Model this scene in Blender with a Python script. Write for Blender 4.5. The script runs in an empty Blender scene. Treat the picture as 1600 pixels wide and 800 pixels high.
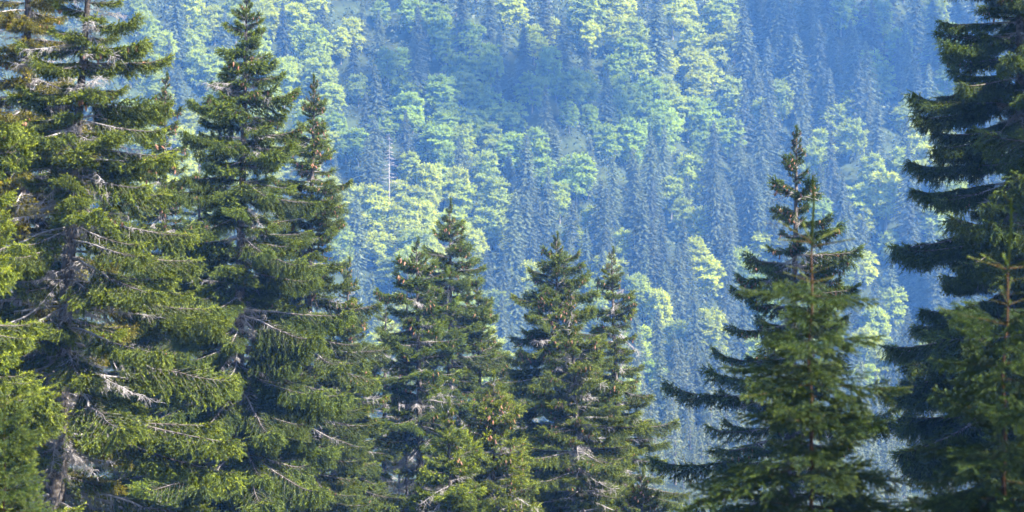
import bpy, math, random
import numpy as np
from mathutils import Matrix, Vector

SC = bpy.context.scene
COL = SC.collection
R = math.radians
rnd = random.Random(7)
rng = np.random.default_rng(11)

# ------------------------------------------------------------------ camera
HF = 24.0
F = 800 / math.tan(R(HF / 2))          # focal length in photograph pixels
PITCH = R(-3.0)
cam_d = bpy.data.cameras.new("camera")
cam_d.sensor_width = 36
cam_d.lens = 18 / math.tan(R(HF / 2))
cam_d.clip_start = 0.5
cam_d.clip_end = 5000
cam_d.dof.use_dof = True
cam_d.dof.focus_distance = 112
cam_d.dof.aperture_fstop = (cam_d.lens / 1000) / 0.036
cam = bpy.data.objects.new("camera", cam_d)
cam.rotation_euler = (math.pi / 2 + PITCH, 0, 0)
COL.objects.link(cam)
SC.camera = cam

# ------------------------------------------------------------------ light
SUN_AZ = R(122)        # clockwise from +Y (north, the way the camera looks): from the right, a little behind
SUN_EL = R(46)
W = bpy.data.worlds.new("World")
SC.world = W
W.use_nodes = True
nt = W.node_tree
sky = nt.nodes.new("ShaderNodeTexSky")
sky.sky_type = 'NISHITA'
sky.sun_disc = False
sky.sun_elevation = SUN_EL
sky.sun_rotation = SUN_AZ
nt.links.new(sky.outputs[0], nt.nodes["Background"].inputs[0])
nt.nodes["Background"].inputs[1].default_value = 0.085
sl = bpy.data.lights.new("sun", 'SUN')
sl.energy = 5.0
sl.angle = R(0.6)
sl.color = (1.0, 0.92, 0.74)
so = bpy.data.objects.new("sun", sl)
sd = Vector((math.sin(SUN_AZ) * math.cos(SUN_EL), math.cos(SUN_AZ) * math.cos(SUN_EL), math.sin(SUN_EL)))
so.rotation_euler = sd.to_track_quat('Z', 'Y').to_euler()
so.location = (60, -40, 120)
COL.objects.link(so)
SC.view_settings.view_transform = 'Standard'
SC.view_settings.look = 'None'
SC.view_settings.exposure = 2.32
SC.view_settings.gamma = 1
SC.cycles.use_denoising = True
SC.cycles.denoiser = 'OPENIMAGEDENOISE'
SC.cycles.max_bounces = 5
SC.cycles.diffuse_bounces = 3
SC.cycles.transmission_bounces = 3
SC.cycles.glossy_bounces = 1
SC.cycles.volume_bounces = 0
SC.cycles.use_adaptive_sampling = True
SC.cycles.adaptive_threshold = 0.02
SC.cycles.sample_clamp_indirect = 4
HAZE = 0.00034

# ------------------------------------------------------------------ helpers
ORD = ["first", "second", "third", "fourth", "fifth", "sixth", "seventh", "eighth", "ninth", "tenth", "eleventh", "twelfth"]
def ray(px, py):
    a = (px - 800) / F
    b = (400 - py) / F
    cp, sp = math.cos(PITCH), math.sin(PITCH)
    return np.array([a, cp - b * sp, sp + b * cp])

def at(px, py, Y):
    r = ray(px, py)
    return r * (Y / r[1])

PY = np.array([-200, 0, 12, 26, 60, 110, 200, 330, 430, 500, 560, 602, 640, 900, 930, 1400.])
PZ = np.array([10, -1.8, -4, -7.5, -21, -38, -62, -84, -84, -74, -65, -70, -61, 92, 102, 112.])

def relief(x, y):
    w = np.clip((y - 610) / 60, 0, 1)
    d = x + 0.55 * (y - 700)                      # spurs run down the slope from upper left to lower right
    r = 7 * np.sin(d / 31 + 0.8) + 4 * np.sin((x - 0.8 * y) / 19 + 2) + 3 * np.sin(x / 11 + y / 23)
    g = 1.1 * np.sin(x / 7 + y / 9) + 0.5 * np.sin(x / 2.7 - y / 3.9)
    v = np.clip((y - 380) / 60, 0, 1) * np.clip((620 - y) / 30, 0, 1)
    spur = v * (-0.085 * np.clip(-x - 10, 0, 200) + 3 * np.sin(x / 17))
    return w * r + g * np.clip(y / 300, 0.1, 1) + spur

def ground(x, y):
    # smooth profile
    w = np.clip((y - 470) / 130, 0, 1)
    return np.interp(y - 0.6 * x * w * w * (3 - 2 * w), PY, PZ) + relief(x, y)

class MB:
    """Collects triangles and a per-vertex tint, then makes one mesh."""
    def __init__(s):
        s.v, s.f, s.t, s.m, s.n = [], [], [], [], 0
    def add(s, v, f, t, mat=0):
        v = np.asarray(v, float).reshape(-1, 3)
        f = np.asarray(f, int).reshape(-1, 3)
        t = np.broadcast_to(np.asarray(t, float), (len(v),))
        s.v.append(v); s.f.append(f + s.n); s.t.append(t); s.m.append(np.full(len(f), mat)); s.n += len(v)
    def tris(s, P, D, S, L, Wd, tint, mat=0):
        """triangles from base P along D (unit) of length L, base width Wd along S"""
        n = len(P)
        if n == 0: return
        L = np.broadcast_to(np.asarray(L, float), (n,))[:, None]
        Wd = np.broadcast_to(np.asarray(Wd, float), (n,))[:, None]
        v = np.stack([P - S * Wd / 2, P + S * Wd / 2, P + D * L], 1).reshape(-1, 3)
        s.add(v, np.arange(3 * n).reshape(-1, 3), np.repeat(np.broadcast_to(tint, (n,)), 3), mat)
    def leaves(s, P, D, S, L, Wd, tint, mat=0):
        """rhombic leaves: two triangles each"""
        n = len(P)
        if n == 0: return
        L = np.broadcast_to(np.asarray(L, float), (n,))[:, None]
        Wd = np.broadcast_to(np.asarray(Wd, float), (n,))[:, None]
        M = P + D * L * 0.45
        v = np.stack([P, M + S * Wd / 2, P + D * L, M - S * Wd / 2], 1).reshape(-1, 3)
        b = np.arange(n)[:, None] * 4
        f = np.stack([b + [0, 1, 2], b + [0, 2, 3]], 1).reshape(-1, 3)
        s.add(v, f, np.repeat(np.broadcast_to(tint, (n,)), 4), mat)
    def tube(s, P, Rr, k=5, tint=0.5, mat=0):
        P = np.asarray(P, float); n = len(P)
        Rr = np.broadcast_to(np.asarray(Rr, float), (n,))
        T = np.gradient(P, axis=0); T /= np.linalg.norm(T, axis=1)[:, None] + 1e-9
        up = np.array([0, 0, 1.]) if abs(T[:, 2]).mean() < 0.8 else np.array([1., 0, 0])
        A = np.cross(T, up); A /= np.linalg.norm(A, axis=1)[:, None] + 1e-9
        B = np.cross(T, A)
        th = np.arange(k) * 2 * math.pi / k
        V = P[:, None] + Rr[:, None, None] * (A[:, None] * np.cos(th)[None, :, None] + B[:, None] * np.sin(th)[None, :, None])
        i, j = np.meshgrid(np.arange(n - 1), np.arange(k), indexing='ij')
        a = i * k + j; b = i * k + (j + 1) % k; c = a + k; d = b + k
        f = np.concatenate([np.stack([a, b, c], -1).reshape(-1, 3), np.stack([b, d, c], -1).reshape(-1, 3)])
        s.add(V.reshape(-1, 3), f, tint, mat)
    def arrays(s):
        return np.concatenate(s.v), np.concatenate(s.f), np.concatenate(s.t), np.concatenate(s.m)
    def add_copy(s, arr, loc, sx, sz, rot, dt=0.0):
        v, f, t, m = arr
        c, q = math.cos(rot) * sx, math.sin(rot) * sx
        w = np.stack([v[:, 0] * c - v[:, 1] * q, v[:, 0] * q + v[:, 1] * c, v[:, 2] * sz], 1) + np.asarray(loc)
        s.v.append(w); s.f.append(f + s.n); s.t.append(np.clip(t + dt, 0, 1)); s.m.append(m); s.n += len(v)
    def mesh(s, name, mats):
        v = np.concatenate(s.v); f = np.concatenate(s.f); t = np.concatenate(s.t); m = np.concatenate(s.m)
        me = bpy.data.meshes.new(name)
        me.vertices.add(len(v)); me.vertices.foreach_set("co", v.astype(np.float32).ravel())
        me.loops.add(len(f) * 3); me.loops.foreach_set("vertex_index", f.astype(np.int32).ravel())
        me.polygons.add(len(f)); me.polygons.foreach_set("loop_start", (np.arange(len(f)) * 3).astype(np.int32))
        me.polygons.foreach_set("material_index", m.astype(np.int32))
        for q in mats: me.materials.append(q)
        at_ = me.attributes.new("tint", 'FLOAT', 'POINT')
        at_.data.foreach_set("value", t.astype(np.float32))
        me.update(calc_edges=True)
        return me

def unit(a):
    return a / (np.linalg.norm(a, axis=-1, keepdims=True) + 1e-9)

def obj(name, data, parent=None, **props):
    o = bpy.data.objects.new(name, data)
    COL.objects.link(o)
    if parent is not None: o.parent = parent
    for k, v in props.items(): o[k] = v
    return o

# ------------------------------------------------------------------ materials
def foliage_mat(name, ca, cb, cc, trans=0.35, rough=0.55, hue_var=0.12, spec=0.25):
    """colour goes from ca (old growth) over cb to cc (fresh tips) with the mesh's tint; each thing has its own hue through the object colour"""
    m = bpy.data.materials.new(name); m.use_nodes = True
    t = m.node_tree; N = t.nodes; Lk = t.links
    N.clear()
    out = N.new("ShaderNodeOutputMaterial")
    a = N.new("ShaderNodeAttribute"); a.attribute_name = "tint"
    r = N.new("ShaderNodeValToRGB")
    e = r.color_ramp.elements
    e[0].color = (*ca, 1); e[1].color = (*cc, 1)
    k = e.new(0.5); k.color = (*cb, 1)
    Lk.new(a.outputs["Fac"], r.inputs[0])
    oi = N.new("ShaderNodeObjectInfo")
    mu = N.new("ShaderNodeMix"); mu.data_type = 'RGBA'; mu.blend_type = 'MULTIPLY'; mu.inputs[0].default_value = 1
    Lk.new(r.outputs[0], mu.inputs[6]); Lk.new(oi.outputs["Color"], mu.inputs[7])
    hs = N.new("ShaderNodeHueSaturation")
    mr = N.new("ShaderNodeMapRange"); mr.inputs[3].default_value = 1 - hue_var; mr.inputs[4].default_value = 1 + hue_var
    Lk.new(oi.outputs["Random"], mr.inputs[0]); Lk.new(mr.outputs[0], hs.inputs["Value"])
    Lk.new(mu.outputs[2], hs.inputs["Color"])
    p = N.new("ShaderNodeBsdfPrincipled")
    p.inputs["Roughness"].default_value = rough
    p.inputs["Specular IOR Level"].default_value = spec
    tr = N.new("ShaderNodeBsdfTranslucent")
    tm = N.new("ShaderNodeMix"); tm.data_type = 'RGBA'; tm.blend_type = 'MULTIPLY'; tm.inputs[0].default_value = 1
    tm.inputs[7].default_value = (1.25, 1.2, 0.6, 1)
    Lk.new(hs.outputs[0], p.inputs["Base Color"]); Lk.new(hs.outputs[0], tm.inputs[6]); Lk.new(tm.outputs[2], tr.inputs[0])
    mx = N.new("ShaderNodeMixShader"); mx.inputs[0].default_value = trans
    Lk.new(p.outputs[0], mx.inputs[1]); Lk.new(tr.outputs[0], mx.inputs[2]); Lk.new(mx.outputs[0], out.inputs[0])
    return m

def bark_mat(name, c0, c1, scale=9.0, rough=0.9):
    m = bpy.data.materials.new(name); m.use_nodes = True
    t = m.node_tree; N = t.nodes; Lk = t.links
    p = N["Principled BSDF"]; p.inputs["Roughness"].default_value = rough; p.inputs["Specular IOR Level"].default_value = 0.1
    tc = N.new("ShaderNodeTexCoord")
    n = N.new("ShaderNodeTexNoise"); n.inputs["Scale"].default_value = scale; n.inputs["Detail"].default_value = 5
    r = N.new("ShaderNodeValToRGB"); r.color_ramp.elements[0].position = 0.35; r.color_ramp.elements[1].position = 0.66
    r.color_ramp.elements[0].color = (*c0, 1); r.color_ramp.elements[1].color = (*c1, 1)
    Lk.new(tc.outputs["Object"], n.inputs["Vector"]); Lk.new(n.outputs[0], r.inputs[0])
    a = N.new("ShaderNodeAttribute"); a.attribute_name = "tint"
    mx = N.new("ShaderNodeMix"); mx.data_type = 'RGBA'; mx.inputs[7].default_value = (*c1, 1)
    Lk.new(a.outputs["Fac"], mx.inputs[0]); Lk.new(r.outputs[0], mx.inputs[6])
    Lk.new(mx.outputs[2], p.inputs["Base Color"])
    return m

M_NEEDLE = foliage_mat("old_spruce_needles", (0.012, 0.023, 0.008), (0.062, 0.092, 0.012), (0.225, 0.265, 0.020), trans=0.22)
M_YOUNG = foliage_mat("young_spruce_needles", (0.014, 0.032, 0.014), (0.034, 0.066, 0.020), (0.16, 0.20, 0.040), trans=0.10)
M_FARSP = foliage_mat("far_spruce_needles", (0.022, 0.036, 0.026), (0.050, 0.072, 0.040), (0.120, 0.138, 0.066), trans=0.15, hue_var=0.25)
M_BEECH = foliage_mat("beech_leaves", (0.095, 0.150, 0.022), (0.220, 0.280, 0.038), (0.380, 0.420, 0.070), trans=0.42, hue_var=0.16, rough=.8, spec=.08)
M_BARK = bark_mat("spruce_bark", (0.035, 0.028, 0.026), (0.15, 0.135, 0.14), 7)
M_LICHEN = bark_mat("lichen_covered_wood", (0.07, 0.065, 0.070), (0.32, 0.305, 0.34), 16)
M_TWIG = bark_mat("young_spruce_bark", (0.035, 0.020, 0.014), (0.085, 0.048, 0.030), 30)
M_GREY = bark_mat("beech_bark", (0.10, 0.095, 0.09), (0.22, 0.21, 0.20), 1.5)
M_CONE = bark_mat("cone_scales", (0.15, 0.065, 0.045), (0.32, 0.18, 0.13), 40)
M_SOIL = bark_mat("forest_floor", (0.015, 0.020, 0.010), (0.035, 0.05, 0.018), 0.15)

# ------------------------------------------------------------------ terrain
gx = np.linspace(-420, 420, 241)
gy = np.concatenate([np.linspace(-60, 200, 53)[:-1], np.linspace(200, 1150, 191)])
X, Y = np.meshgrid(gx, gy)
Z = ground(X, Y)
b = MB()
ny, nx = X.shape
i, j = np.meshgrid(np.arange(ny - 1), np.arange(nx - 1), indexing='ij')
a0 = i * nx + j
f = np.concatenate([np.stack([a0, a0 + 1, a0 + nx + 1], -1).reshape(-1, 3), np.stack([a0, a0 + nx + 1, a0 + nx], -1).reshape(-1, 3)])
b.add(np.stack([X, Y, Z], -1).reshape(-1, 3), f, 0)
obj("terrain", b.mesh("terrain", [M_SOIL]), kind="structure")

# ------------------------------------------------------------------ near spruce branches
def clad(nb, P0, D0, h, tint0, nl=0.046, nw=0.019, step=0.032, core=0.024):
    """needles along many straight twigs at once. P0,D0: (n,3); h: (n,)"""
    n = len(P0)
    if n == 0: return
    side = unit(np.cross(D0, rng.normal(size=(n, 3))))
    nb.tris(P0, D0, side, h, core, tint0)
    K = int(max(3, round(h.max() / step)))
    for k in range(K):
        u = (k + 0.3) * step
        ok = u < h
        if not ok.any(): break
        P = P0[ok] + D0[ok] * u
        for q in range(2):
            s_ = unit(np.cross(D0[ok], rng.normal(size=(ok.sum(), 3))))
            D = unit(D0[ok] * 0.75 + s_ * 0.85)
            S = unit(np.cross(D, rng.normal(size=D.shape)))
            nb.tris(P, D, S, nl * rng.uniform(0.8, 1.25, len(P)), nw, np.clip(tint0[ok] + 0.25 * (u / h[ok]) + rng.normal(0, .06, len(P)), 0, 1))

def make_branch(L, hang=1.0, bare=0.3, up=0.25, dead=False, dense=1.0, cones=0):
    """an old spruce's limb along +X: arched lichen-grey axis, side branchlets and curtains of hanging needle twigs"""
    wb, nb, cb = MB(), MB(), MB()
    n = 14
    s = np.linspace(0, 1, n)
    wig = rng.normal(0, 0.020 * L, n).cumsum() * 0.5
    P = np.stack([L * s, wig, L * (0.10 * s - 0.34 * s ** 2 + up * s ** 3.5)], 1)
    P[:, 2] += rng.normal(0, 0.010 * L, n).cumsum() * 0.6 * s
    r0 = 0.008 + 0.0065 * L
    rr_ = (r0 * .6 if dead else r0) * (1 - s) ** 0.8 + 0.003
    kk = n if dead else int(n * min(.85, bare + .30))
    wb.tube(P[:kk], rr_[:kk], 5, 0.3 if not dead else 0.5)
    if not dead: wb.tube(P[kk - 1:], rr_[kk - 1:], 4, 0.0, 1)
    def pt(t): return np.array([np.interp(t, s, P[:, k]) for k in range(3)])
    def tg(t): return unit(pt(min(1, t + .03)) - pt(max(0, t - .03)))
    twP, twD, twH, twT = [], [], [], []
    # lichen beards and stubs on the inner part
    nbd = int(26 * L * (0.5 + bare))
    t = rng.uniform(0.02, min(1, bare + 0.35), nbd)
    BP = np.stack([np.interp(t, s, P[:, k]) for k in range(3)], 1)
    D = unit(np.stack([rng.normal(0.25, 0.3, nbd), rng.normal(0, 0.45, nbd), rng.normal(-1.0, 0.3, nbd)], 1))
    wb.tris(BP + [0, 0, 0.01], D, unit(np.cross(D, rng.normal(size=D.shape))), rng.uniform(0.05, 0.17, nbd), 0.030, rng.uniform(0.5, 1, nbd))
    # dead twigs
    for q in range(int((17 if dead else 4) * L)):
        tt = rng.uniform(0.08, 0.95 if dead else bare + 0.25)
        p0 = pt(tt)
        sg = rng.choice([-1, 1])
        d = unit(tg(tt) * rng.uniform(.3, .9) + np.array([0, sg * rng.uniform(.4, 1.), rng.uniform(-.8, .15)]))
        l = rng.uniform(0.15, 0.6) * (1 - 0.5 * tt)
        m = p0 + d * l * 0.5 + rng.normal(0, 0.02, 3)
        e = p0 + d * l + np.array([0, 0, -0.12 * l]) + rng.normal(0, 0.03, 3)
        wb.tube([p0, m, e], [0.008, 0.006, 0.002], 3, rng.uniform(.3, 1))
        for w in range(3 if dead else 2):
            pm = p0 + d * l * rng.uniform(.3, 1)
            d2 = unit(d + rng.normal(0, .7, 3) + [0, 0, -.4])
            wb.tube([pm, pm + d2 * rng.uniform(.06, .2)], [0.006, 0.0015], 3, rng.uniform(.4, 1))
    if not dead:
        # side branchlets
        t = bare
        sg = 1
        while t < 0.985:
            l = min(.68, (0.12 + 0.46 * L * (1 - t) ** 0.75 * min(1, (t - bare) * 3 + .35))) * rng.uniform(.7, 1.2)
            p0 = pt(t); ax = tg(t)
            d = unit(ax * rng.uniform(.55, 1.0) + np.array([0, sg * rng.uniform(.55, .95), rng.uniform(-.25, .1)]))
            ss = np.linspace(0, 1, 5)[:, None]
            Q = p0 + d * l * ss + np.array([0, 0, -0.30 * l * hang]) * ss ** 2 + np.array([0, 0, 0.13 * l]) * ss ** 4
            wb.tube(Q, [0.006, 0.005, 0.004, 0.003, 0.001], 3, 0.0, 1)
            m = max(4, int(l / 0.026 * dense))
            u = np.clip(np.linspace(0.1, 1, m) + rng.normal(0, .04, m), 0, 1)
            PP = np.stack([np.interp(u, ss[:, 0], Q[:, k]) for k in range(3)], 1)
            h = rng.uniform(0.05, 0.36, m) * hang * (1.15 - 0.6 * u) + 0.05
            lat = rng.choice([-1, 1], m)[:, None] * np.cross(d, [0, 0, 1])[None] * rng.uniform(.0, .6, m)[:, None]
            DD = unit(np.array([0, 0, -1.0])[None] * (0.35 + 0.75 * hang) * rng.uniform(.6, 1.1, m)[:, None] + d[None] * rng.uniform(.1, 1.1, m)[:, None] + lat + rng.normal(0, .28, (m, 3)))
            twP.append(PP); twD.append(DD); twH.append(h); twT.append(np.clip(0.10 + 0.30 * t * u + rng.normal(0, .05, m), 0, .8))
            # leading shoots
            twP.append(Q[-1][None] - d * 0.03); twD.append(unit(d + [0, 0, -.1])[None]); twH.append(np.array([rng.uniform(.12, .22)])); twT.append(np.array([0.5]))
            twP.append(Q[1:4]); twD.append(unit(np.repeat(d[None], 3, 0) + rng.normal(0, .35, (3, 3)))); twH.append(rng.uniform(.1, .2, 3)); twT.append(np.full(3, .42))
            sg = -sg
            t += rng.uniform(0.045, 0.08) / L ** 0.9 / dense ** 0.3
        # axis curtain
        m = int(L * 34 * dense)
        u = rng.uniform(bare, 1, m)
        PP = np.stack([np.interp(u, s, P[:, k]) for k in range(3)], 1)
        DD = unit(np.stack([rng.uniform(0.1, .9, m), rng.normal(0, .4, m), -hang * rng.uniform(.4, 1.2, m) - .1], 1))
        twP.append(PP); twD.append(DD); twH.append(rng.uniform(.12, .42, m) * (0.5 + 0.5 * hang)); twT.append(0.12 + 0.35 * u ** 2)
        twP.append(P[-1][None] - [0.05, 0, 0]); twD.append(tg(1)[None]); twH.append(np.array([.25])); twT.append(np.array([.6]))
        for q in range(6):
            twP.append(pt(rng.uniform(.88, 1))[None]); twD.append(unit(tg(.95) + rng.normal(0, .35, 3) + [0, 0, .12])[None]); twH.append(np.array([rng.uniform(.12, .22)])); twT.append(np.array([.6]))
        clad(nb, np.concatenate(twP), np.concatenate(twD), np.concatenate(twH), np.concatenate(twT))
        allP = np.concatenate(twP)
        far = allP[allP[:, 0] > 0.62 * L]
        for q in range(int(cones * 1.1)):
            p0 = far[rng.integers(len(far))] + [0, 0, -0.02]
            ln = rng.uniform(.11, .17)
            z = np.array([0, .15, .5, .85, 1]) * ln
            sw = rng.normal(0, .12, 2)
            C = p0 + np.stack([sw[0] * z, sw[1] * z, -z], 1)
            cb.tube(C, np.array([.008, .025, .028, .019, .004]) , 6, rng.uniform(0, .8))
    return (wb.mesh("branch", [M_LICHEN, M_BARK]), None if dead else nb.mesh("needles", [M_NEEDLE]), cb.mesh("cone_cluster", [M_CONE]) if cb.n else None, L)

LIB = {
 'top':  [make_branch(0.8, .35, .05, .30, cones=c) for c in (0, 0, 4, 6)],
 'topL': [make_branch(1.5, .6, .08, .34, cones=c) for c in (0, 3, 7, 9)],
 'mid':  [make_branch(2.4, .9, .2, .28, cones=c) for c in (0, 0, 5, 8)],
 'low':  [make_branch(3.6, 1.05, .34, .22, cones=c) for c in (0, 0, 0, 4)],
 'sparse': [make_branch(2.6, .75, .22, .36, dense=.62, cones=c) for c in (0, 3, 6)],
 'curtain': [make_branch(3.3, 1.45, .22, .26, dense=1.15, cones=c) for c in (0, 0, 3)],
 'dead': [make_branch(L_, dead=True) for L_ in (1.2, 2.2, 3.2)],
}

def put_branch(root, var, loc, az, pitch, scale, roll=0, color=None, coned=True):
    w, nd, cn, L = var
    o = bpy.data.objects.new("branch", w)
    o.parent = root
    M = Matrix.Translation(loc) @ Matrix.Rotation(az, 4, 'Z') @ Matrix.Rotation(-pitch, 4, 'Y') @ Matrix.Rotation(roll, 4, 'X') @ Matrix.Diagonal((scale, scale * rnd.choice((-1, 1)) if False else scale, scale, 1))
    o.matrix_basis = M
    COL.objects.link(o)
    if nd is not None:
        c = bpy.data.objects.new("needles", nd); c.parent = o
        if color is not None: c.color = color
        COL.objects.link(c)
    if cn is not None and coned:
        c = bpy.data.objects.new("cone_cluster", cn); c.parent = o; c['kind'] = 'stuff'
        COL.objects.link(c)

def trunk_mesh(height, base_r, lean, mat=None, tip_r=0.012, bumps=True):
    n = 40
    u = np.linspace(0, 1, n)
    P = np.stack([lean[0] * u, lean[1] * u, height * u], 1)
    P[:, 0] += 0.05 * np.sin(u * 9 + rng.uniform(0, 6)); P[:, 1] += 0.05 * np.sin(u * 7 + 1)
    r = base_r * (1 - u) ** 0.85 + tip_r
    r = r * (1 + rng.normal(0, .03, n)) if bumps else r
    b = MB(); b.tube(P, r, 12, 0.0)
    # bark flakes
    m = int(height * 26)
    uu = rng.uniform(0.0, .95, m); th = rng.uniform(0, 6.283, m)
    C = np.stack([np.interp(uu, u, P[:, k]) for k in range(3)], 1)
    rr = np.interp(uu, u, r)
    o_ = np.stack([np.cos(th), np.sin(th), 0 * th], 1)
    b.tris(C + o_ * rr[:, None] * .98, unit(o_ * .35 + np.array([0, 0, -1.])), np.stack([-np.sin(th), np.cos(th), 0 * th], 1), rng.uniform(.05, .14, m), .05, rng.uniform(.1, .9, m))
    return b.mesh("trunk", [mat or M_BARK]), P, r

def old_spruce(px, py, Yd, pxb, prof, label, group=None, height=None, cones=.5, step=.40, per=5, hang='mid',
               dead=.05, bare_from=99, color=(1, 1, 1, 1), max_below=17, fat=1.0, inner=22, start=.30, az_jit=1.0, irregular=.22, thick=1.0, tier=(1.3, .25)):
    tip = at(px, py, Yd)
    bot = at(pxb, 800, Yd)
    gz = float(ground(np.array(tip[0]), np.array(Yd)))
    H = tip[2] - gz + 0.3
    slope = (bot[0] - tip[0]) / (bot[2] - tip[2]) if abs(bot[2] - tip[2]) > 1 else 0
    lean = (slope * H, 0.0)
    base = (tip[0] - lean[0], Yd, tip[2] - H)
    root = obj("spruce_tree", None)
    root.empty_display_size = .5
    root.location = base
    root['label'] = label; root['category'] = 'spruce'
    if group: root['group'] = group
    tm, TP, TR = trunk_mesh(H, (0.10 + 0.0095 * H) * thick, lean)
    obj("trunk", tm, root)
    pm = np.array([p[0] for p in prof]); pw = np.array([p[1] for p in prof]) * fat
    d = start
    az0 = rnd.uniform(0, 6)
    count = 0
    # leading shoot
    put_branch(root, LIB['top'][0], Vector((lean[0] * .995, 0, H - .25)), 0, R(88), .55, color=color)
    while d < min(H - 1.5, max_below + 1.5) and count < 285 - inner:
        w = float(np.interp(d, pm, pw)) * min(1, .45 + .55 * d / 1.6)
        k = per if d > 1 else 4
        az0 += rnd.uniform(.5, 1.2)
        for q in range(k):
            if count >= 285 - inner: break
            az = az0 + q * 2 * math.pi / k + rnd.gauss(0, .25 * az_jit)
            dd = d + rnd.uniform(-.5, .5) * step * .9
            u = 1 - dd / H
            loc = Vector([float(np.interp(u, np.linspace(0, 1, len(TP)), TP[:, c])) for c in range(3)])
            ln = w * (1 - tier[1] * (.5 - .5 * math.cos(6.283 * (dd + .12 * math.sin(az)) / tier[0]))) * (1 + rnd.gauss(0, irregular)) * (1 if rnd.random() < .62 else rnd.uniform(.45, .85)) + .08
            ln = max(.22, min(ln, w * 1.16 + .12))
            f_ = dd / 14
            pitch = R(48 * math.exp(-dd / 1.1) + 14 * math.exp(-dd / 4) - 9 * min(1, f_) + rnd.gauss(0, 5))
            isdead = rnd.random() < dead or (dd > bare_from and rnd.random() < .7)
            if isdead: key = 'dead'
            elif ln < 1.05: key = 'top'
            elif ln < 1.9: key = 'topL'
            elif hang == 'sparse': key = 'sparse'
            elif hang == 'curtain' and ln > 2.2: key = 'curtain'
            elif ln < 2.9: key = 'mid'
            else: key = 'low'
            vs = LIB[key]
            if key == 'dead':
                var = vs[0] if ln < 1.6 else vs[1] if ln < 2.6 else vs[2]
            else:
                hi = rnd.random() < cones * (1.0 if dd < 7 else .45)
                half = max(1, len(vs) // 2)
                var = rnd.choice(vs[half:] if hi else vs[:half])
            cj = rnd.uniform(.86, 1.14)
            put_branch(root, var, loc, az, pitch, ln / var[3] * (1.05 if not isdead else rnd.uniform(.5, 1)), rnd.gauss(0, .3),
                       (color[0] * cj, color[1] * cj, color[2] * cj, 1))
            count += 1
        d += step * (0.55 if d < 1.2 else 1) * rnd.uniform(.8, 1.2)
    for q in range(inner):
        dd = rnd.uniform(2.5, max_below)
        u = 1 - dd / H
        loc = Vector([float(np.interp(u, np.linspace(0, 1, len(TP)), TP[:, c])) for c in range(3)])
        put_branch(root, LIB['dead'][rnd.randrange(2)], loc, rnd.uniform(3.3, 6.1), R(rnd.uniform(-40, 15)), rnd.uniform(.5, .95), rnd.gauss(0, .5))
    return root

BACK = "spruces crowding behind the near ones"
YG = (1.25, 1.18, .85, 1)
old_spruce(150, -210, 64, 85, [(0, .1), (3.6, 1.35), (6, 2.1), (8.7, 3.1), (10.7, 3.8), (12.4, 4.3), (15.5, 4.5), (20, 4.6)],
           "tallest broad old spruce with tangled pale lichen-covered limbs, left of the pointed spruce", cones=.2, dead=.22, per=5, step=.36, color=YG, max_below=17.5, fat=.97, inner=75, start=2.9)
old_spruce(383, -15, 80, 372, [(0, .1), (2.1, 1.0), (3.4, 1.35), (4.6, 2.0), (8.8, 2.6), (13, 3.5), (15, 4.0), (20, 4.3)],
           "pointed old spruce with drooping needle curtains whose tip touches the top edge", cones=.35, dead=.06, hang='curtain', color=(1.0, 1.03, .9, 1), max_below=18, fat=1.0, inner=45, step=.36)
old_spruce(489, 125, 92, 476, [(0, .1), (1, .45), (1.8, .75), (4.3, 1.55), (5.5, 1.9), (7.4, 2.3), (9, 2.8), (12.8, 3.3), (20, 4)],
           "slim spruce with a bare leader and brown cones, touching the pointed spruce's right side", cones=.95, dead=.04, color=(.95, .95, .85, 1), max_below=18, fat=.88)
old_spruce(260, 122, 90, 255, [(0, .1), (1, .5), (3, .9), (8, 2), (14, 3)],
           "thin cone-hung spire in the gap between the broad lichened spruce and the pointed one", cones=1, color=(.9, .92, .85, 1))
old_spruce(45, -260, 70, 28, [(0, .1), (5, 1.7), (9, 2.5), (14, 3.0), (20, 3.4)],
           "spruce with rusty brown twigs just left of the broad lichened spruce", cones=.4, dead=.3, start=4, color=(1.6, 1.05, .8, 1))
old_spruce(-98, -150, 52, -98, [(0, .1), (4, 1.3), (8, 1.9), (11, 2.3), (16, 2.5)],
           "bright yellow-green spruce cut off by the left edge of the view", cones=.1, dead=.02, color=(1.4, 1.32, .95, 1), step=.3, per=6, max_below=15, fat=1.0, start=1.5)
old_spruce(703, 318, 112, 700, [(0, .1), (1, .5), (2.4, 1.35), (5.4, 2.0), (8.4, 2.6), (14, 3.4)],
           "taller rear spruce of the joined middle pair, with a dense pointed top", cones=.6, color=(.95, .98, .88, 1), max_below=14)
old_spruce(652, 378, 100, 655, [(0, .1), (2, 1.25), (4, 1.5), (6, 1.9), (12, 2.3)],
           "front spruce of the joined middle pair, thinning to a bare lower trunk", cones=.7, dead=.06, bare_from=8.5, inner=8, color=(.9, .97, .88, 1), max_below=13)
old_spruce(748, 440, 118, 748, [(0, .1), (2, .95), (6, 2.0), (10, 2.6)],
           "small spruce tip leaning against the right side of the joined middle pair", cones=.8, color=(.95, .95, .85, 1), max_below=11)
old_spruce(770, 590, 84, 772, [(0, .1), (1.3, .8), (2.5, 1.3), (4.5, 1.85), (8, 2.6)],
           "low spruce full of pinkish brown cones in front of the middle trees", cones=1, color=(1.4, 1.3, .9, 1), max_below=8, step=.3)
old_spruce(700, 632, 76, 700, [(0, .1), (1.4, .55), (3.2, 1.2), (6, 2.0)],
           "lowest slender yellow-green spruce before the bare middle trunk", cones=.2, color=(1.45, 1.4, .95, 1), max_below=7, step=.26)
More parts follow.
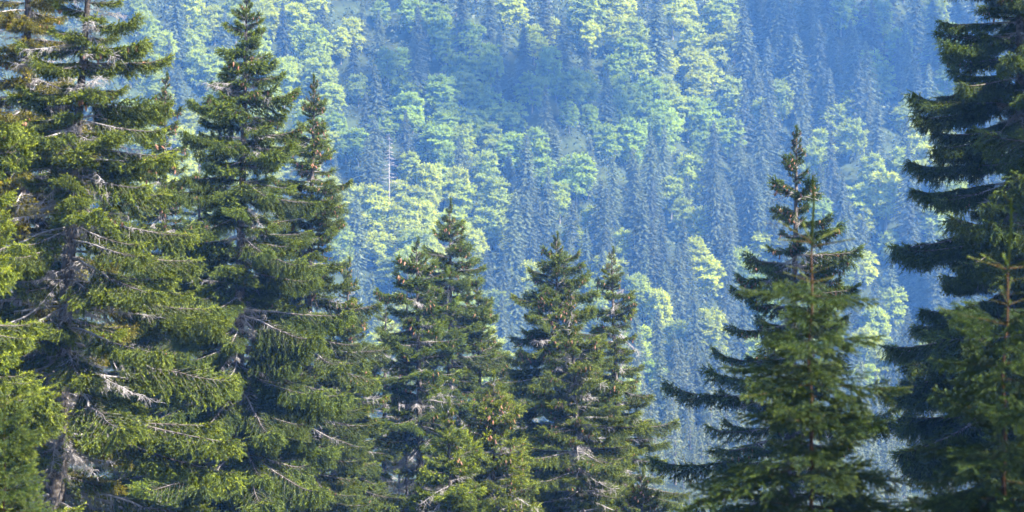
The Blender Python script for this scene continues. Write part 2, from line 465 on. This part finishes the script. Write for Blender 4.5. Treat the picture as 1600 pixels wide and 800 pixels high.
old_spruce(870, 370, 104, 868, [(0, .1), (1.7, 1.25), (3.6, 1.95), (6.4, 2.5), (9, 3.1), (14, 3.7)],
           "broad middle spruce with level tiers and a sharp pyramid top", cones=.6, color=(1.05, 1.05, .88, 1), max_below=14)
old_spruce(893, 452, 94, 905, [(0, .1), (1.7, .85), (3.7, 1.6), (6.2, 2.4), (8.7, 3.2), (12, 3.6)],
           "cone-laden spruce standing directly before the broad middle pyramid", cones=.95, color=(1.1, 1.06, .88, 1), max_below=11)
old_spruce(957, 393, 110, 965, [(0, .1), (.6, .25), (1.6, .75), (3, 1.1), (4.6, 1.5), (7.5, 2.0), (10.7, 3.0), (14, 3.3)],
           "narrow spruce with stepped side tufts, rightmost of the sunlit middle group", cones=.55, color=(1.1, 1.06, .85, 1), max_below=14, step=.45)
old_spruce(1003, 742, 86, 1003, [(0, .1), (1, .7), (3, 1.4)],
           "lowest small spruce tip at the foot of the narrow stepped spruce", cones=1, color=(1.1, 1.0, .85, 1), max_below=4, step=.3)
old_spruce(545, 410, 99, 545, [(0, .1), (4, 1.3), (8, 1.9), (12, 2.5), (16, 3)],
           "spruce half hidden behind the lower half of the slim coned spruce", cones=.8, color=(.98, .98, .85, 1))
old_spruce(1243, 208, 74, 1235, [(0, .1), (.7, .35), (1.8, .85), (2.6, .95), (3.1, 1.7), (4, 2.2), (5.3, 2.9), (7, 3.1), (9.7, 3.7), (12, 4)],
           "dark shaded spruce with a sparse coned top and long separate limbs", cones=.9, hang='sparse', dead=.0, step=.42, per=4, tier=(1.0, .5), fat=.92, color=(.62, .75, .8, 1), max_below=13, irregular=.28)  # needle colour dimmed and blued to carry the tree's shade
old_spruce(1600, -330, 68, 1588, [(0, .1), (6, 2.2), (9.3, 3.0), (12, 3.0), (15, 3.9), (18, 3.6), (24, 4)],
           "huge dark spruce with heavy drooping limbs filling the right edge", cones=.35, hang='curtain', step=.46, per=6, color=(.66, .76, .70, 1), max_below=21, irregular=.14, tier=(1.75, .20), fat=1.0, dead=.04, start=5.0)  # shade on this tree is also put into its needle colour
# trees behind, filling the wood's depth
for k, (px, py, Yd, w, lab) in enumerate([
    (60, 180, 96, 2.6, "dim spruce deep in the wood behind the broad lichened spruce's left limbs"),
    (190, 260, 102, 2.6, "dim spruce deep in the wood behind the broad lichened spruce's trunk"),
    (312, 250, 108, 2.2, "dim spruce just left of and behind the pointed spruce"),
    (432, 380, 106, 2.4, "dim spruce showing between the pointed spruce and the slim coned one"),
    (-20, 240, 112, 2.6, "dim spruce behind the yellow-green spruce at the left edge"),
    (602, 470, 124, 2.2, "rear spruce between the slim coned spruce and the joined middle pair"),
    (815, 560, 122, 2.3, "rear spruce between the joined middle pair and the broad middle pyramid"),
    (930, 560, 126, 2.4, "rear spruce between the broad middle pyramid and the stepped narrow spruce"),
    (250, 430, 120, 2.6, "low dark spruce between the lower trunks of the two tallest left spruces"),
    (520, 520, 118, 2.4, "low dark spruce behind the foot of the slim coned spruce")]):
    old_spruce(px, py, Yd, px, [(0, .1), (2, .9), (6, w * .75), (10, w), (16, w * 1.15)], lab, group=BACK,
               cones=.3, dead=.18, step=.5, per=5, color=(.95, 1, .9, 1), max_below=14)
# the wood goes on outside the view, to the right of the big dark spruce
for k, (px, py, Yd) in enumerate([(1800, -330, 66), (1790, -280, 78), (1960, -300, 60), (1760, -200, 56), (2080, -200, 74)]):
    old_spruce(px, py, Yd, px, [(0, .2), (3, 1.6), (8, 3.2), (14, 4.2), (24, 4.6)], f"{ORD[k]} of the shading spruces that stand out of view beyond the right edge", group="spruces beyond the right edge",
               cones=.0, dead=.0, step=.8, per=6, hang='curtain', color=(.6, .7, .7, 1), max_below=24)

# three trees behind and to the right of the camera's view whose shade dapples the young spruces
for k, (x, y, tz) in enumerate([(14.5, 18.5, 9), (12.5, 10.0, 9)]):
    old_spruce(800 + F * x / y, 400 - F * (tz / y + .0524), y, 800 + F * x / y, [(0, .2), (3, 1.5), (8, 2.6), (16, 3.2)], f"{ORD[k]} spruce out of view whose shade falls on the young spruces", group="spruces beyond the right edge",
               cones=.0, dead=.0, step=.8, per=5, hang='curtain', color=(.8, .85, .8, 1), max_below=16, inner=0)

# bare stems inside the middle wood
for k, (px, py, Yd, lab) in enumerate([(622, 560, 108, "bare dead stem behind the foot of the slim coned spruce"), (636, 400, 101, "grey dead spire with brittle twigs left of the joined middle pair")]):
    tip = at(px, py, Yd); gz = float(ground(np.array(tip[0]), np.array(float(Yd))))
    H = tip[2] - gz
    root = obj("dead_spruce", None, label=lab, category="dead spruce"); root.location = (tip[0], Yd, gz)
    tm, TP, TR = trunk_mesh(H, .13, (0, 0), M_LICHEN); obj("trunk", tm, root)
    for q in range(110):
        z = H - .2 - rnd.random() * 11
        put_branch(root, LIB['dead'][0], Vector((0, 0, z)), rnd.uniform(0, 6.28), R(rnd.uniform(-20, 30)), (.35 + .055 * (H - z)) * rnd.uniform(.6, 1.2))

# ------------------------------------------------------------------ young spruces close to the camera
def brush(nb, wb, P, r_tw, nl=.017, dens=520, tint=.4, tip=.3):
    """a twig clad all round with single needles"""
    P = np.asarray(P); seg = np.linalg.norm(np.diff(P, axis=0), axis=1); Lt = seg.sum()
    cu = np.concatenate([[0], seg.cumsum()]) / Lt
    m = max(10, int(Lt * dens)); u = rng.uniform(0, 1, m)
    C = np.stack([np.interp(u, cu, P[:, k]) for k in range(3)], 1)
    T = unit(np.stack([np.interp(np.minimum(1, u + .05), cu, P[:, k]) - np.interp(np.maximum(0, u - .05), cu, P[:, k]) for k in range(3)], 1))
    s_ = unit(np.cross(T, rng.normal(size=T.shape)) + [0, 0, .25])
    D = unit(T * .8 + s_)
    S = unit(np.cross(D, rng.normal(size=D.shape)))
    nb.tris(C, D, S, nl * rng.uniform(.8, 1.25, m), .0075, np.clip(tint + tip * u ** 2 + rng.normal(0, .08, m), 0, 1))
    wb.tube(P, np.linspace(r_tw, r_tw * .4, len(P)), 4, .3)

def young_branch(L, droop=.1, yr=.5):
    wb, nb = MB(), MB()
    n = 8; s = np.linspace(0, 1, n)
    P = np.stack([L * s, rng.normal(0, .006, n).cumsum(), L * (-droop * s ** 1.6 + .10 * s ** 3)], 1)
    brush(nb, wb, P, .003 + .004 * L, dens=800, tint=.25, tip=.45)
    t = .12
    while t < .97:
        for sg in (-1, 1):
            l = min(.5 * L * (1 - t) + .07, .55) * rng.uniform(.75, 1.15)
            p0 = np.array([np.interp(t, s, P[:, k]) for k in range(3)])
            d = unit(np.array([rng.uniform(.8, 1.1), sg * rng.uniform(.5, .9), rng.uniform(-.55, .30)]))
            ss = np.linspace(0, 1, 4)[:, None]
            Q = p0 + d * l * ss + np.array([0, 0, -.15 * l]) * ss ** 2
            brush(nb, wb, Q, .0022, dens=850, tint=.18, tip=.5)
            v = .25
            while v < .9 and l > .14:
                for s2 in (-1, 1):
                    if rng.random() < .35: continue
                    q0 = p0 + d * l * v
                    d2 = unit(d + np.cross(d, [0, 0, 1]) * s2 * .8 + np.array([0, 0, rng.uniform(-.55, -.05)]))
                    l2 = rng.uniform(.35, .6) * l * (1 - v) + .045
                    brush(nb, wb, np.array([q0, q0 + d2 * l2]), .0013, dens=850, tint=.2, tip=.45)
                v += .075 / l
        t += rng.uniform(.07, .11) / L
    return (wb.mesh("branch", [M_TWIG]), nb.mesh("needles", [M_YOUNG]), None, L)

YLIB = [young_branch(.35, -.1), young_branch(.6, .0), young_branch(.9, .12), young_branch(.95, .2), young_branch(1.4, .2), young_branch(1.35, .28)]
YSHORT = (lambda w_=None: None)

def shoot(L):
    wb, nb = MB(), MB()
    P = np.array([[0, 0, 0], [L / 2, .004, .01], [L, 0, .05 * L]])
    brush(nb, wb, P, .006, nl=.016, dens=520, tint=.5, tip=.4)
    return (wb.mesh("branch", [M_TWIG]), nb.mesh("needles", [M_YOUNG]), None, L)
SHOOT = shoot(.35)

def young_spruce(px, py, Yd, label, whorls, leader=.7, color=(1, 1, 1, 1), lean=0):
    tip = at(px, py, Yd); gz = float(ground(np.array(tip[0]), np.array(float(Yd))))
    H = tip[2] - gz
    root = obj("young_spruce", None, label=label, category="young spruce")
    root.location = (tip[0] - lean, Yd, gz)
    b = MB(); u = np.linspace(0, 1, 26)
    TP = np.stack([lean * u + .012 * np.sin(u * 14), .01 * np.sin(u * 11), H * u], 1)
    TP[:, 0] += .012 * np.sin(u * 41) + .01 * np.sin(u * 23 + 1)
    b.tube(TP, .005 + .038 * (1 - u), 10, .0)
    # short needles on the leader
    m = 6500; uu = rng.uniform(1 - leader * 1.1 / H, 1, m)
    C = np.stack([np.interp(uu, u, TP[:, k]) for k in range(3)], 1)
    th = rng.uniform(0, 6.28, m)
    D = unit(np.stack([np.cos(th), np.sin(th), np.full(m, 1.1)], 1))
    nbm = MB(); nbm.tris(C, D, unit(np.cross(D, rng.normal(size=D.shape))), .022, .008, rng.uniform(.35, .8, m))
    obj("trunk", b.mesh("trunk", [M_TWIG]), root)
    lo = obj("leader_needles", nbm.mesh("leader_needles", [M_YOUNG]), root); lo.color = color
    def P_at(d): 
        q = 1 - d / H
        return Vector([float(np.interp(q, u, TP[:, k])) for k in range(3)])
    az0 = rnd.uniform(0, 6)
    for (d, ln, k, pitch, kind) in whorls:
        if d > H - .4: break
        az0 += .6
        for q in range(k):
            l = ln * rnd.uniform(.72, 1.22)
            if kind == 0: var = SHOOT
            else: var = min(YLIB, key=lambda v: abs(v[3] - l) + rnd.random() * .2)
            cj = rnd.uniform(.85, 1.15)
            put_branch(root, var, P_at(d + rnd.uniform(-.03, .03)), az0 + q * 6.283 / k + rnd.gauss(0, .18), R(pitch + rnd.gauss(0, 8)), l / var[3], rnd.gauss(0, .4), (color[0] * cj, color[1] * cj, color[2] * cj, 1))
    return root

def whorl_set(extra=0):
    wh = [(.03, .10, 3, 65, 0), (.70, .42, 6, 22, 0), (.84, .22, 3, 10, 0), (1.0, .25, 4, 15, 0), (1.12, .3, 4, 15, 0)]
    d, ln = 1.28, .70
    while d < 7:
        wh.append((d, ln, 5, 17 - 4 * d, 1))
        for q in range(2): wh.append((d + .15 * (q + 1), ln * rnd.uniform(.35, .75), 3, 8 - 4 * d + rnd.uniform(-14, 14), 1))
        d += .46; ln = min(1.9, ln + .155)
    return wh
young_spruce(1270, 280, 26, "young spruce with a bare leader, blurred before the dark sparse-topped spruce", whorl_set(), color=(1.25, 1.2, .95, 1), lean=.02)
young_spruce(1579, 312, 25, "blurred young spruce standing before the huge dark spruce at right", whorl_set(), color=(1.05, 1.1, .9, 1), lean=.12)
young_spruce(6, 600, 33, "yellow-green sapling tip at the lower left corner", [(.03, .1, 3, 60, 0), (.3, .25, 5, 25, 0), (.5, .35, 5, 20, 1), (.75, .5, 6, 12, 1), (1.0, .6, 6, 8, 1), (1.25, .7, 6, 4, 1), (1.5, .8, 6, 0, 1), (1.75, .85, 6, 0, 1), (2.0, .9, 6, -4, 1)], color=(1.6, 1.4, .9, 1))

# ------------------------------------------------------------------ far trees (shared meshes)
def beech_mesh(seed, H=19., Rw=6.0, lobes=88, nl=225):
    g = np.random.default_rng(seed)
    b = MB()
    # trunk and limbs
    b.tube([[0, 0, 0], [.15, 0, H * .3], [.1, .2, H * .7]], [.42, .33, .12], 7, .3, 1)
    cz = H * .60; rz = H * .40
    L_, Rr = [], []
    for q in range(lobes):
        th = g.uniform(0, 6.283); ph = math.asin(g.uniform(-.95, 1))
        rr = g.uniform(.5, 1.0) ** .4 * g.uniform(.85, 1.08)
        p = np.array([math.cos(th) * math.cos(ph) * Rw * rr, math.sin(th) * math.cos(ph) * Rw * rr, cz + math.sin(ph) * rz * rr])
        L_.append(p); Rr.append(g.uniform(1.2, 2.3))
        if q % 4 == 0:
            m = np.array([p[0] * .3, p[1] * .3, H * .35 + .3 * (p[2] - H * .35)])
            b.tube([[.1, 0, H * .28], m, p * .97], [.16, .10, .03], 4, .3, 1)
    for p, r in zip(L_, Rr):
        out = unit(np.array([p[0], p[1], (p[2] - cz) * .5]) + 1e-3)
        # flat fans of leaves: twigs fly out of the lobe and dip at the tips
        ntw = 15
        for w in range(ntw):
            d = unit(out * .9 + g.normal(0, .75, 3) * [1, 1, .35] + [0, 0, .25])
            l = r * g.uniform(.7, 1.35)
            k = nl // ntw
            u = np.linspace(.15, 1, k)
            P = p + d * l * u[:, None] * [1, 1, 1.15] + np.array([0, 0, -.20 * l]) * (u ** 2)[:, None] + g.normal(0, .10, (k, 3))
            D = unit(np.cross(d, [0, 0, 1])[None] * np.where(np.arange(k) % 2, 1, -1)[:, None] * .8 + d[None] * .9 + g.normal(0, .3, (k, 3)) + [0, 0, -.15])
            S = unit(np.cross(D, unit(np.array([0, 0, .55]) + g.normal(0, .22, (k, 3)) + out * 1.0)))
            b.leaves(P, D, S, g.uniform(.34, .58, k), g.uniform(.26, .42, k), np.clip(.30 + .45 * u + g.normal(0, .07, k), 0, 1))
    k = 700
    th = g.uniform(0, 6.28, k); ph = np.arcsin(g.uniform(-1, 1, k)); rr = g.uniform(.45, .85, k)
    O = np.stack([np.cos(th) * np.cos(ph), np.sin(th) * np.cos(ph), np.sin(ph)], 1)
    D = unit(np.cross(O, g.normal(size=O.shape)) + [0, 0, -.3])
    b.leaves(O * rr[:, None] * [Rw, Rw, rz] + [0, 0, cz], D, unit(np.cross(D, O + g.normal(0, .3, O.shape))), g.uniform(.8, 1.3, k), g.uniform(.6, .9, k), g.uniform(.1, .5, k))
    return b.mesh("beech", [M_BEECH, M_GREY])

def far_spruce_mesh(seed, H=24., Rw=3.4, mats=None, whorl=.62, leafn=10, lsz=.42, name="far_spruce", b=None, base=(0, 0, 0), tint_add=0., col=True):
    g = np.random.default_rng(seed)
    own = b is None
    if own: b = MB()
    base = np.array(base)
    b.tube(base + np.array([[0, 0, 0], [0, 0, H * .5], [0, 0, H]]), [.26, .16, .02], 5, .3, 1)
    z = .15
    Ps, Ds, Ls, Ts, Ns = [], [], [], [], []
    coarse = lsz > 1
    top_p = g.uniform(.55, .8)
    while z < H * .9:
        w = Rw * min(1, (z / H / .8) ** top_p) + .15
        k = 5 if coarse else int(6 + (z > 2) * 3)
        a0 = g.uniform(0, 6.28)
        for q in range(k):
            a = a0 + q * 6.283 / k + g.normal(0, .22)
            l = w * g.uniform(.5, 1.25)
            if g.random() < .07: continue
            h0 = H - z + g.uniform(-.3, .3)
            dv = np.array([math.cos(a), math.sin(a), 0])
            m = max(2 if coarse else 3, int(leafn * l / 1.6))
            u = (np.arange(m) + .7) / m
            C = base + dv * (l * u)[:, None] + np.array([0, 0, 1.]) * (h0 + l * (.12 * u - .50 * u ** 2 + .16 * u ** 4))[:, None]
            sd_ = np.array([-dv[1], dv[0], 0])
            for sg in (-1, 0, 1):
                D = unit(dv * .5 + sd_ * sg * g.uniform(.4, .9, (m, 1)) + np.array([0, 0, -.75]) * g.uniform(.3, 1.3, (m, 1)) + g.normal(0, .2, (m, 3)))
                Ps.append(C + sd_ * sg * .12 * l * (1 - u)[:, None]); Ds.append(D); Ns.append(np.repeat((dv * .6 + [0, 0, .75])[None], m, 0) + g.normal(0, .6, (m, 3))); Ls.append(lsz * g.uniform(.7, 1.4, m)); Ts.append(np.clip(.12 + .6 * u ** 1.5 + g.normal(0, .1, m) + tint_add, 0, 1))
            b.tris(C[-1:] - dv * .1, unit(dv + [0, 0, .15])[None], sd_[None], np.array([lsz * .9]), lsz * .35, .8)
        z += whorl * g.uniform(.75, 1.25) * (.6 if z < 2 else 1)
    P = np.concatenate(Ps); D = np.concatenate(Ds)
    S = unit(np.cross(D, np.concatenate(Ns)))
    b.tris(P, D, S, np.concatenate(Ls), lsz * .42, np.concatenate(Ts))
    if name is None: return b.arrays()
    if own: return b.mesh(name, [M_FARSP, M_BARK])

BEECH = [beech_mesh(100 + k, H=18 + 1.0 * k % 5, Rw=5.0 + .35 * (k % 4)) for k in range(8)]
SPR = [far_spruce_mesh(200 + k, H=22 + (k % 4) * 1.5, Rw=3.7 + .3 * (k % 4), whorl=.5, leafn=14, lsz=.40) for k in range(8)]

# species and crown tone, some with shade in it, on the slope; one letter per 50 x 40 pixel patch of the photograph, from x = 200, y = -20
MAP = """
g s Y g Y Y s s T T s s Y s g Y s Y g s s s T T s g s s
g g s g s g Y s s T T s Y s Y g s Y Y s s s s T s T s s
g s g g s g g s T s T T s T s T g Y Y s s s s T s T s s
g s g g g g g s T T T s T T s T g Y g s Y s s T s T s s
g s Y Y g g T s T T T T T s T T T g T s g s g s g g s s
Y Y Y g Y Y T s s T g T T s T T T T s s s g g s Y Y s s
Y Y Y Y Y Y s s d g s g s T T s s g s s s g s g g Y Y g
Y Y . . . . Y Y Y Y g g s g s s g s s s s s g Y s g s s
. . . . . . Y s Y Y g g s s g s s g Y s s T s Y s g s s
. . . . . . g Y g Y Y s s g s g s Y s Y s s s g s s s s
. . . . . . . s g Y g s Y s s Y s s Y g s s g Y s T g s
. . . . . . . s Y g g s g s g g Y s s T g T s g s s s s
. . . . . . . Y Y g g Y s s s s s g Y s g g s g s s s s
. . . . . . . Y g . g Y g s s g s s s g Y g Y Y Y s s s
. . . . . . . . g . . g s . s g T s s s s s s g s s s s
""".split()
assert len(MAP) == 15 * 28, len(MAP)

CLS = {
 'Y': ((1.15, 1.12, .95), "yellow-green beech"),
 'g': ((.95, 1.0, .95), "fresh green beech"),
 'T': ((.74, .88, .88), "shade-tinted blue-green beech"),  # blue-green of shade and haze put into the leaf colour
}
def hit(px, py, hgt):
    """where the sight line meets the surface HGT above the far ground"""
    r = ray(px, py)
    ys = np.arange(540, 1100, 1.5)
    P = r[None] * (ys / r[1])[:, None]
    g_ = ground(P[:, 0], ys) + hgt
    k = np.nonzero(P[:, 2] < g_)[0]
    k = k[0] if len(k) else len(ys) - 1
    return P[k, 0], ys[k]

far = []
for idx, ch in enumerate(MAP):
    r_, c_ = divmod(idx, 28)
    if ch == '.': continue
    n = 1 if ch == 'd' else 2 if (r_ * 7 + c_ * 3) % 10 < (6 if ch == 's' else 5) else 1
    conif = (c_ >= 11 and r_ >= 5) or (c_ >= 18 and r_ < 4)      # the conifer-rich side of the slope
    if conif and ch in 'YgT': n = 1
    if not conif: n = 1 if ch in 'sd' else 2 if (r_ * 5 + c_ * 3) % 7 else 1
    if conif and ch == 's' and (r_ + c_) % 4: n = 2
    for q in range(n):
        px = 225 + c_ * 50 + (25 if r_ % 2 else 0) - 12 + rnd.uniform(-14, 14) + (q * 28 - 10 if n > 1 else 0)
        py = 0 - 20 + r_ * 40 + 14 + rnd.uniform(-11, 11) + q * rnd.uniform(-14, 18)
        if ch in 'YgT':
            sc = rnd.uniform(.50, .82) if n > 1 else rnd.uniform(.62, .92)
            sc *= .94
            x, y = hit(px, py + 14, 17 * sc)
            sc *= y / 720
            far.append(('b', ch, px, py, x, y, sc))
        elif ch == 's':
            sc = rnd.uniform(.62, 1.05) + (.12 if conif else 0)
            x, y = hit(px, py - 6, 23 * sc)
            sc *= y / 720
            far.append(('s', ch, px, py, x, y, sc))
        else:
            x, y = hit(px, py, 20); far.append(('d', ch, px, py, x, y, 1))

COLS = [(0, 330, "left of the pointed spruce's top"), (330, 470, "behind the pointed spruce's top"), (470, 590, "beside the slim coned spruce's top"), (590, 690, "above the middle pair's left tip"),
        (690, 790, "above the middle pair's right tip"), (790, 900, "above the broad middle pyramid"), (900, 1010, "above the narrow stepped spruce"), (1010, 1120, "well left of the sparse-topped spruce"),
        (1120, 1230, "close left of the sparse-topped spruce"), (1230, 1340, "above the blurred young spruce"), (1340, 1440, "left of the huge dark spruce"), (1440, 1700, "behind the huge dark spruce's limbs")]
ROWS = [(-90, 60, "at top edge"), (60, 150, "high on slope"), (150, 250, "upper mid-slope"), (250, 340, "mid-slope"), (340, 430, "lower mid-slope"), (430, 700, "at slope foot")]
def zone(px, py):
    c = next(k for k, z in enumerate(COLS) if px < z[1]); r = next(k for k, z in enumerate(ROWS) if py < z[1])
    return c, r
buckets = {}
for t in far:
    key = (t[0], t[1]) + zone(t[2], t[3])
    buckets.setdefault(key, []).append(t)
lab_of = {}
for key, ts in buckets.items():
    ts.sort(key=lambda t: t[2])
    kind = "dark spruce" if key[0] == 's' else "grey dead tree" if key[0] == 'd' else CLS[key[1]][1]
    for k, t in enumerate(ts):
        pre = "the only" if len(ts) == 1 else ORD[k] if k < 12 else f"{k + 1}th"
        tail = "" if len(ts) == 1 else " from left"
        lab_of[id(t)] = f"{pre} {kind}{tail}, {ROWS[key[3]][2]}, {COLS[key[2]][2]}"
for t in far:
    kind, ch, px, py, x, y, sc = t
    z = float(ground(np.array(x), np.array(y))) - .3
    if kind == 'b':
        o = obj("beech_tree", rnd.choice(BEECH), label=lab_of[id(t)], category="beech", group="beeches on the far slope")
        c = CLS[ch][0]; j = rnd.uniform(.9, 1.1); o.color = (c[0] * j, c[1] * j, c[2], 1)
    elif kind == 's':
        o = obj("spruce_tree", rnd.choice(SPR), label=lab_of[id(t)], category="spruce", group="spruces on the far slope")
        j = rnd.uniform(.8, 1.25); o.color = (j, j, 1, 1)
    else:
        root = obj("dead_tree", None, label=lab_of[id(t)], category="dead tree"); root.location = (x, y, z)
        b = MB(); b.tube([[0, 0, 0], [.1, 0, 12], [.2, 0, 23]], [.26, .16, .02], 7, .1)
        obj("trunk", b.mesh("trunk", [M_LICHEN]), root)
        for q in range(46):
            hz = rnd.uniform(9, 22.6); a = rnd.uniform(0, 6.28); l = (24 - hz) * .2 * rnd.uniform(.6, 1.2) + .4
            b = MB(); b.tube([[0, 0, 0], [l * .6, 0, -.1 * l], [l, .1, -.1 * l]], [.06, .035, .01], 4, .1)
            for w in range(5):
                u_ = rnd.uniform(.3, 1); b.tube([[l * u_, 0, -.1 * l], [l * u_ + .3, rnd.choice((-.5, .5)), -.1 * l - .2]], [.03, .008], 3, .9)
            br = obj("branch", b.mesh("branch", [M_LICHEN]), root); br.location = (.1, 0, hz); br.rotation_euler = (0, 0, a)
        continue
    o.location = (x, y, z)
    o.rotation_euler = (rnd.gauss(0, .02), rnd.gauss(0, .02), rnd.uniform(0, 6.28))
    q_ = rnd.uniform(.84, 1.2)
    o.scale = (sc * q_, sc * q_ * rnd.uniform(.9, 1.1), sc * rnd.uniform(.88, 1.08))

# forest that reads as one mass: undergrowth beneath, and the wood outside the mapped patch
placed = np.array([(t[4], t[5]) for t in far])
def scatter(n, x0, x1, y0, y1, g):
    return np.stack([g.uniform(x0, x1, n), g.uniform(y0, y1, n)], 1)
g = np.random.default_rng(5)
b = MB()
pts = scatter(5200, -260, 260, 520, 960, g)
pts = pts[np.abs(pts[:, 0]) < 40 + pts[:, 1] * .27]
for (x, y) in pts:
    z = float(ground(np.array(x), np.array(y)))
    h = g.uniform(3, 10.5); k = 34
    th = g.uniform(0, 6.28, k); zz = g.uniform(.1, 1, k); rr = (1 - zz * .75) * h * .38
    P = np.stack([x + np.cos(th) * rr, y + np.sin(th) * rr, z + zz * h], 1)
    D = unit(np.stack([np.cos(th), np.sin(th), g.normal(-.3, .3, k)], 1))
    b.tris(P, D, unit(np.cross(D, g.normal(size=D.shape))), g.uniform(.8, 1.5, k), .65, g.uniform(.1, .6, k))
obj("undergrowth", b.mesh("undergrowth", [M_FARSP]), kind="stuff")

FA = [far_spruce_mesh(600 + k, H=20, Rw=3.3, whorl=1.7, leafn=3, lsz=1.2, name=None) for k in range(6)]
b = MB()
for (x, y) in scatter(1500, -300, 300, 590, 1010, g):
    px = 800 + F * x / y; z = float(ground(np.array(x), np.array(y)))
    if abs(x) > 60 + y * .3: continue
    pyb = 400 - F * ((z + 20) / y + .0524)
    inside = 205 < px < 1630 and -30 < pyb < 560 and not (px < 560 and pyb > 270)
    if inside or pyb > 640: continue
    if placed.size and np.min(np.hypot(placed[:, 0] - x, placed[:, 1] - y)) < 5: continue
    b.add_copy(FA[int(g.integers(6))], (x, y, z), g.uniform(.85, 1.15), g.uniform(.8, 1.2), g.uniform(0, 6.28), .05)
obj("forest", b.mesh("forest", [M_FARSP, M_BARK]), kind="stuff")

# dense young stand on the low spur in the valley
YA = [far_spruce_mesh(700 + k, H=11, Rw=1.85, whorl=.62, leafn=4.6, lsz=.36, name=None) for k in range(8)]
b = MB()
cr = []
gs = np.random.default_rng(9)
for yy in np.arange(405, 592, 7.2):
    for xx in np.arange(0, yy * .24 + 8, 4.9):
        x = xx + gs.normal(0, 1.1); y = yy + gs.normal(0, 1.3)
        px = 800 + F * x / y
        if px < 930: continue
        cr.append((x, y, px))
singles = [t for t in cr if t[1] > 560 and 1000 < t[2] < 1480]
singles = sorted(sorted(singles, key=lambda t: -t[1])[:24], key=lambda t: t[2])
rest = [t for t in cr if t not in singles]
for (x, y, px) in rest:
    z = float(ground(np.array(x), np.array(y)))
    H = gs.uniform(7, 15)
    b.add_copy(YA[int(gs.integers(8))], (x, y, z), H / 11, H / 11, gs.uniform(0, 6.28), gs.uniform(.1, .3))
st = obj("young_forest", b.mesh("young_forest", [M_FARSP, M_BARK]), kind="stuff")
st.color = (1.1, 1.05, .95, 1)
YS = [far_spruce_mesh(400 + k, H=12, Rw=2.1, whorl=.6, leafn=7, lsz=.34, tint_add=.2) for k in range(5)]
vis = sorted([t for t in singles if 990 < t[2] < 1480], key=lambda t: t[2])
where_of = ['beyond the stepped spruce', 'behind the sparse-topped spruce']
for k, (x, y, px) in enumerate(singles):
    z = float(ground(np.array(x), np.array(y)))
    o = obj("spruce_tree", YS[k % 5])
    o.color = (1.1, 1.05, .95, 1)
    o['label'] = f"{ORD[k % 12]} slim pale spruce from left on valley stand's crest, {where_of[k // 12]}"
    o['category'] = 'spruce'; o['group'] = 'young spruces along the crest of the valley stand'
    o.location = (x, y, z); s_ = gs.uniform(.8, 1.15); o.scale = (s_, s_, s_); o.rotation_euler = (0, 0, gs.uniform(0, 6))

# ------------------------------------------------------------------ haze
x0, x1, y0, y1, z0, z1 = -430, 430, -210, 1160, -110, 134
hv = np.array([[x, y, z] for x in (x0, x1) for y in (y0, y1) for z in (z0, z1)], float)
me = bpy.data.meshes.new("haze")
me.from_pydata([tuple(v) for v in hv], [], [(0, 1, 3, 2), (4, 6, 7, 5), (0, 4, 5, 1), (2, 3, 7, 6), (0, 2, 6, 4), (1, 5, 7, 3)])
mh = bpy.data.materials.new("haze_air"); mh.use_nodes = True
N = mh.node_tree.nodes; N.clear()
oo = N.new("ShaderNodeOutputMaterial"); pv = N.new("ShaderNodeVolumePrincipled")
pv.inputs["Color"].default_value = (0.11, 0.32, 0.94, 1)
pv.inputs["Absorption Color"].default_value = (1, 1, 1, 1)
pv.inputs["Density"].default_value = HAZE
pv.inputs["Anisotropy"].default_value = 0.0
mh.node_tree.links.new(pv.outputs[0], oo.inputs["Volume"])
me.materials.append(mh)
obj("haze", me, kind="stuff")

# ------------------------------------------------------------------ two unseen broken clouds, added and set sunward to shade the slope
M_SHADE_CLOUD = bpy.data.materials.new("shade_cloud_white"); M_SHADE_CLOUD.use_nodes = True
M_SHADE_CLOUD.node_tree.nodes["Principled BSDF"].inputs["Base Color"].default_value = (.9, .9, .9, 1)
M_SHADE_CLOUD.node_tree.nodes["Principled BSDF"].inputs["Roughness"].default_value = 1
gc = np.random.default_rng(3)
def puff(b, C, r):
    n1, n2 = 10, 7
    th = np.linspace(0, 2 * math.pi, n1, endpoint=False); ph = np.linspace(-1.45, 1.45, n2)
    T_, P_ = np.meshgrid(th, ph)
    rr = r * (1 + gc.normal(0, .12, T_.shape))
    v = np.stack([C[0] + rr * np.cos(T_) * np.cos(P_), C[1] + rr * np.sin(T_) * np.cos(P_), C[2] + .7 * rr * np.sin(P_)], -1).reshape(-1, 3)
    i, j = np.meshgrid(np.arange(n2 - 1), np.arange(n1), indexing='ij')
    a = i * n1 + j; q = i * n1 + (j + 1) % n1
    b.add(v, np.concatenate([np.stack([a, q, q + n1], -1).reshape(-1, 3), np.stack([a, q + n1, a + n1], -1).reshape(-1, 3)]), 0)
for (cx, cy, rx, ry, n) in ((800, 112, 215, 66, 46), (1350, 50, 150, 72, 50)):
    b = MB()
    for q in range(n):
        a = gc.uniform(0, 6.28); rr = gc.uniform(0, 1) ** .5
        px = cx + rx * rr * math.cos(a); py = cy + ry * rr * math.sin(a) + (px - cx) * .12
        x, y = hit(px, py, 14)
        z = float(ground(np.array(x), np.array(y))) + 14
        C = np.array([x, y, z]) + np.array(sd) * (1500 + gc.normal(0, 25))
        puff(b, C, gc.uniform(4.5, 10.5))
    obj("shade_cloud", b.mesh("shade_cloud", [M_SHADE_CLOUD]), kind="stuff")
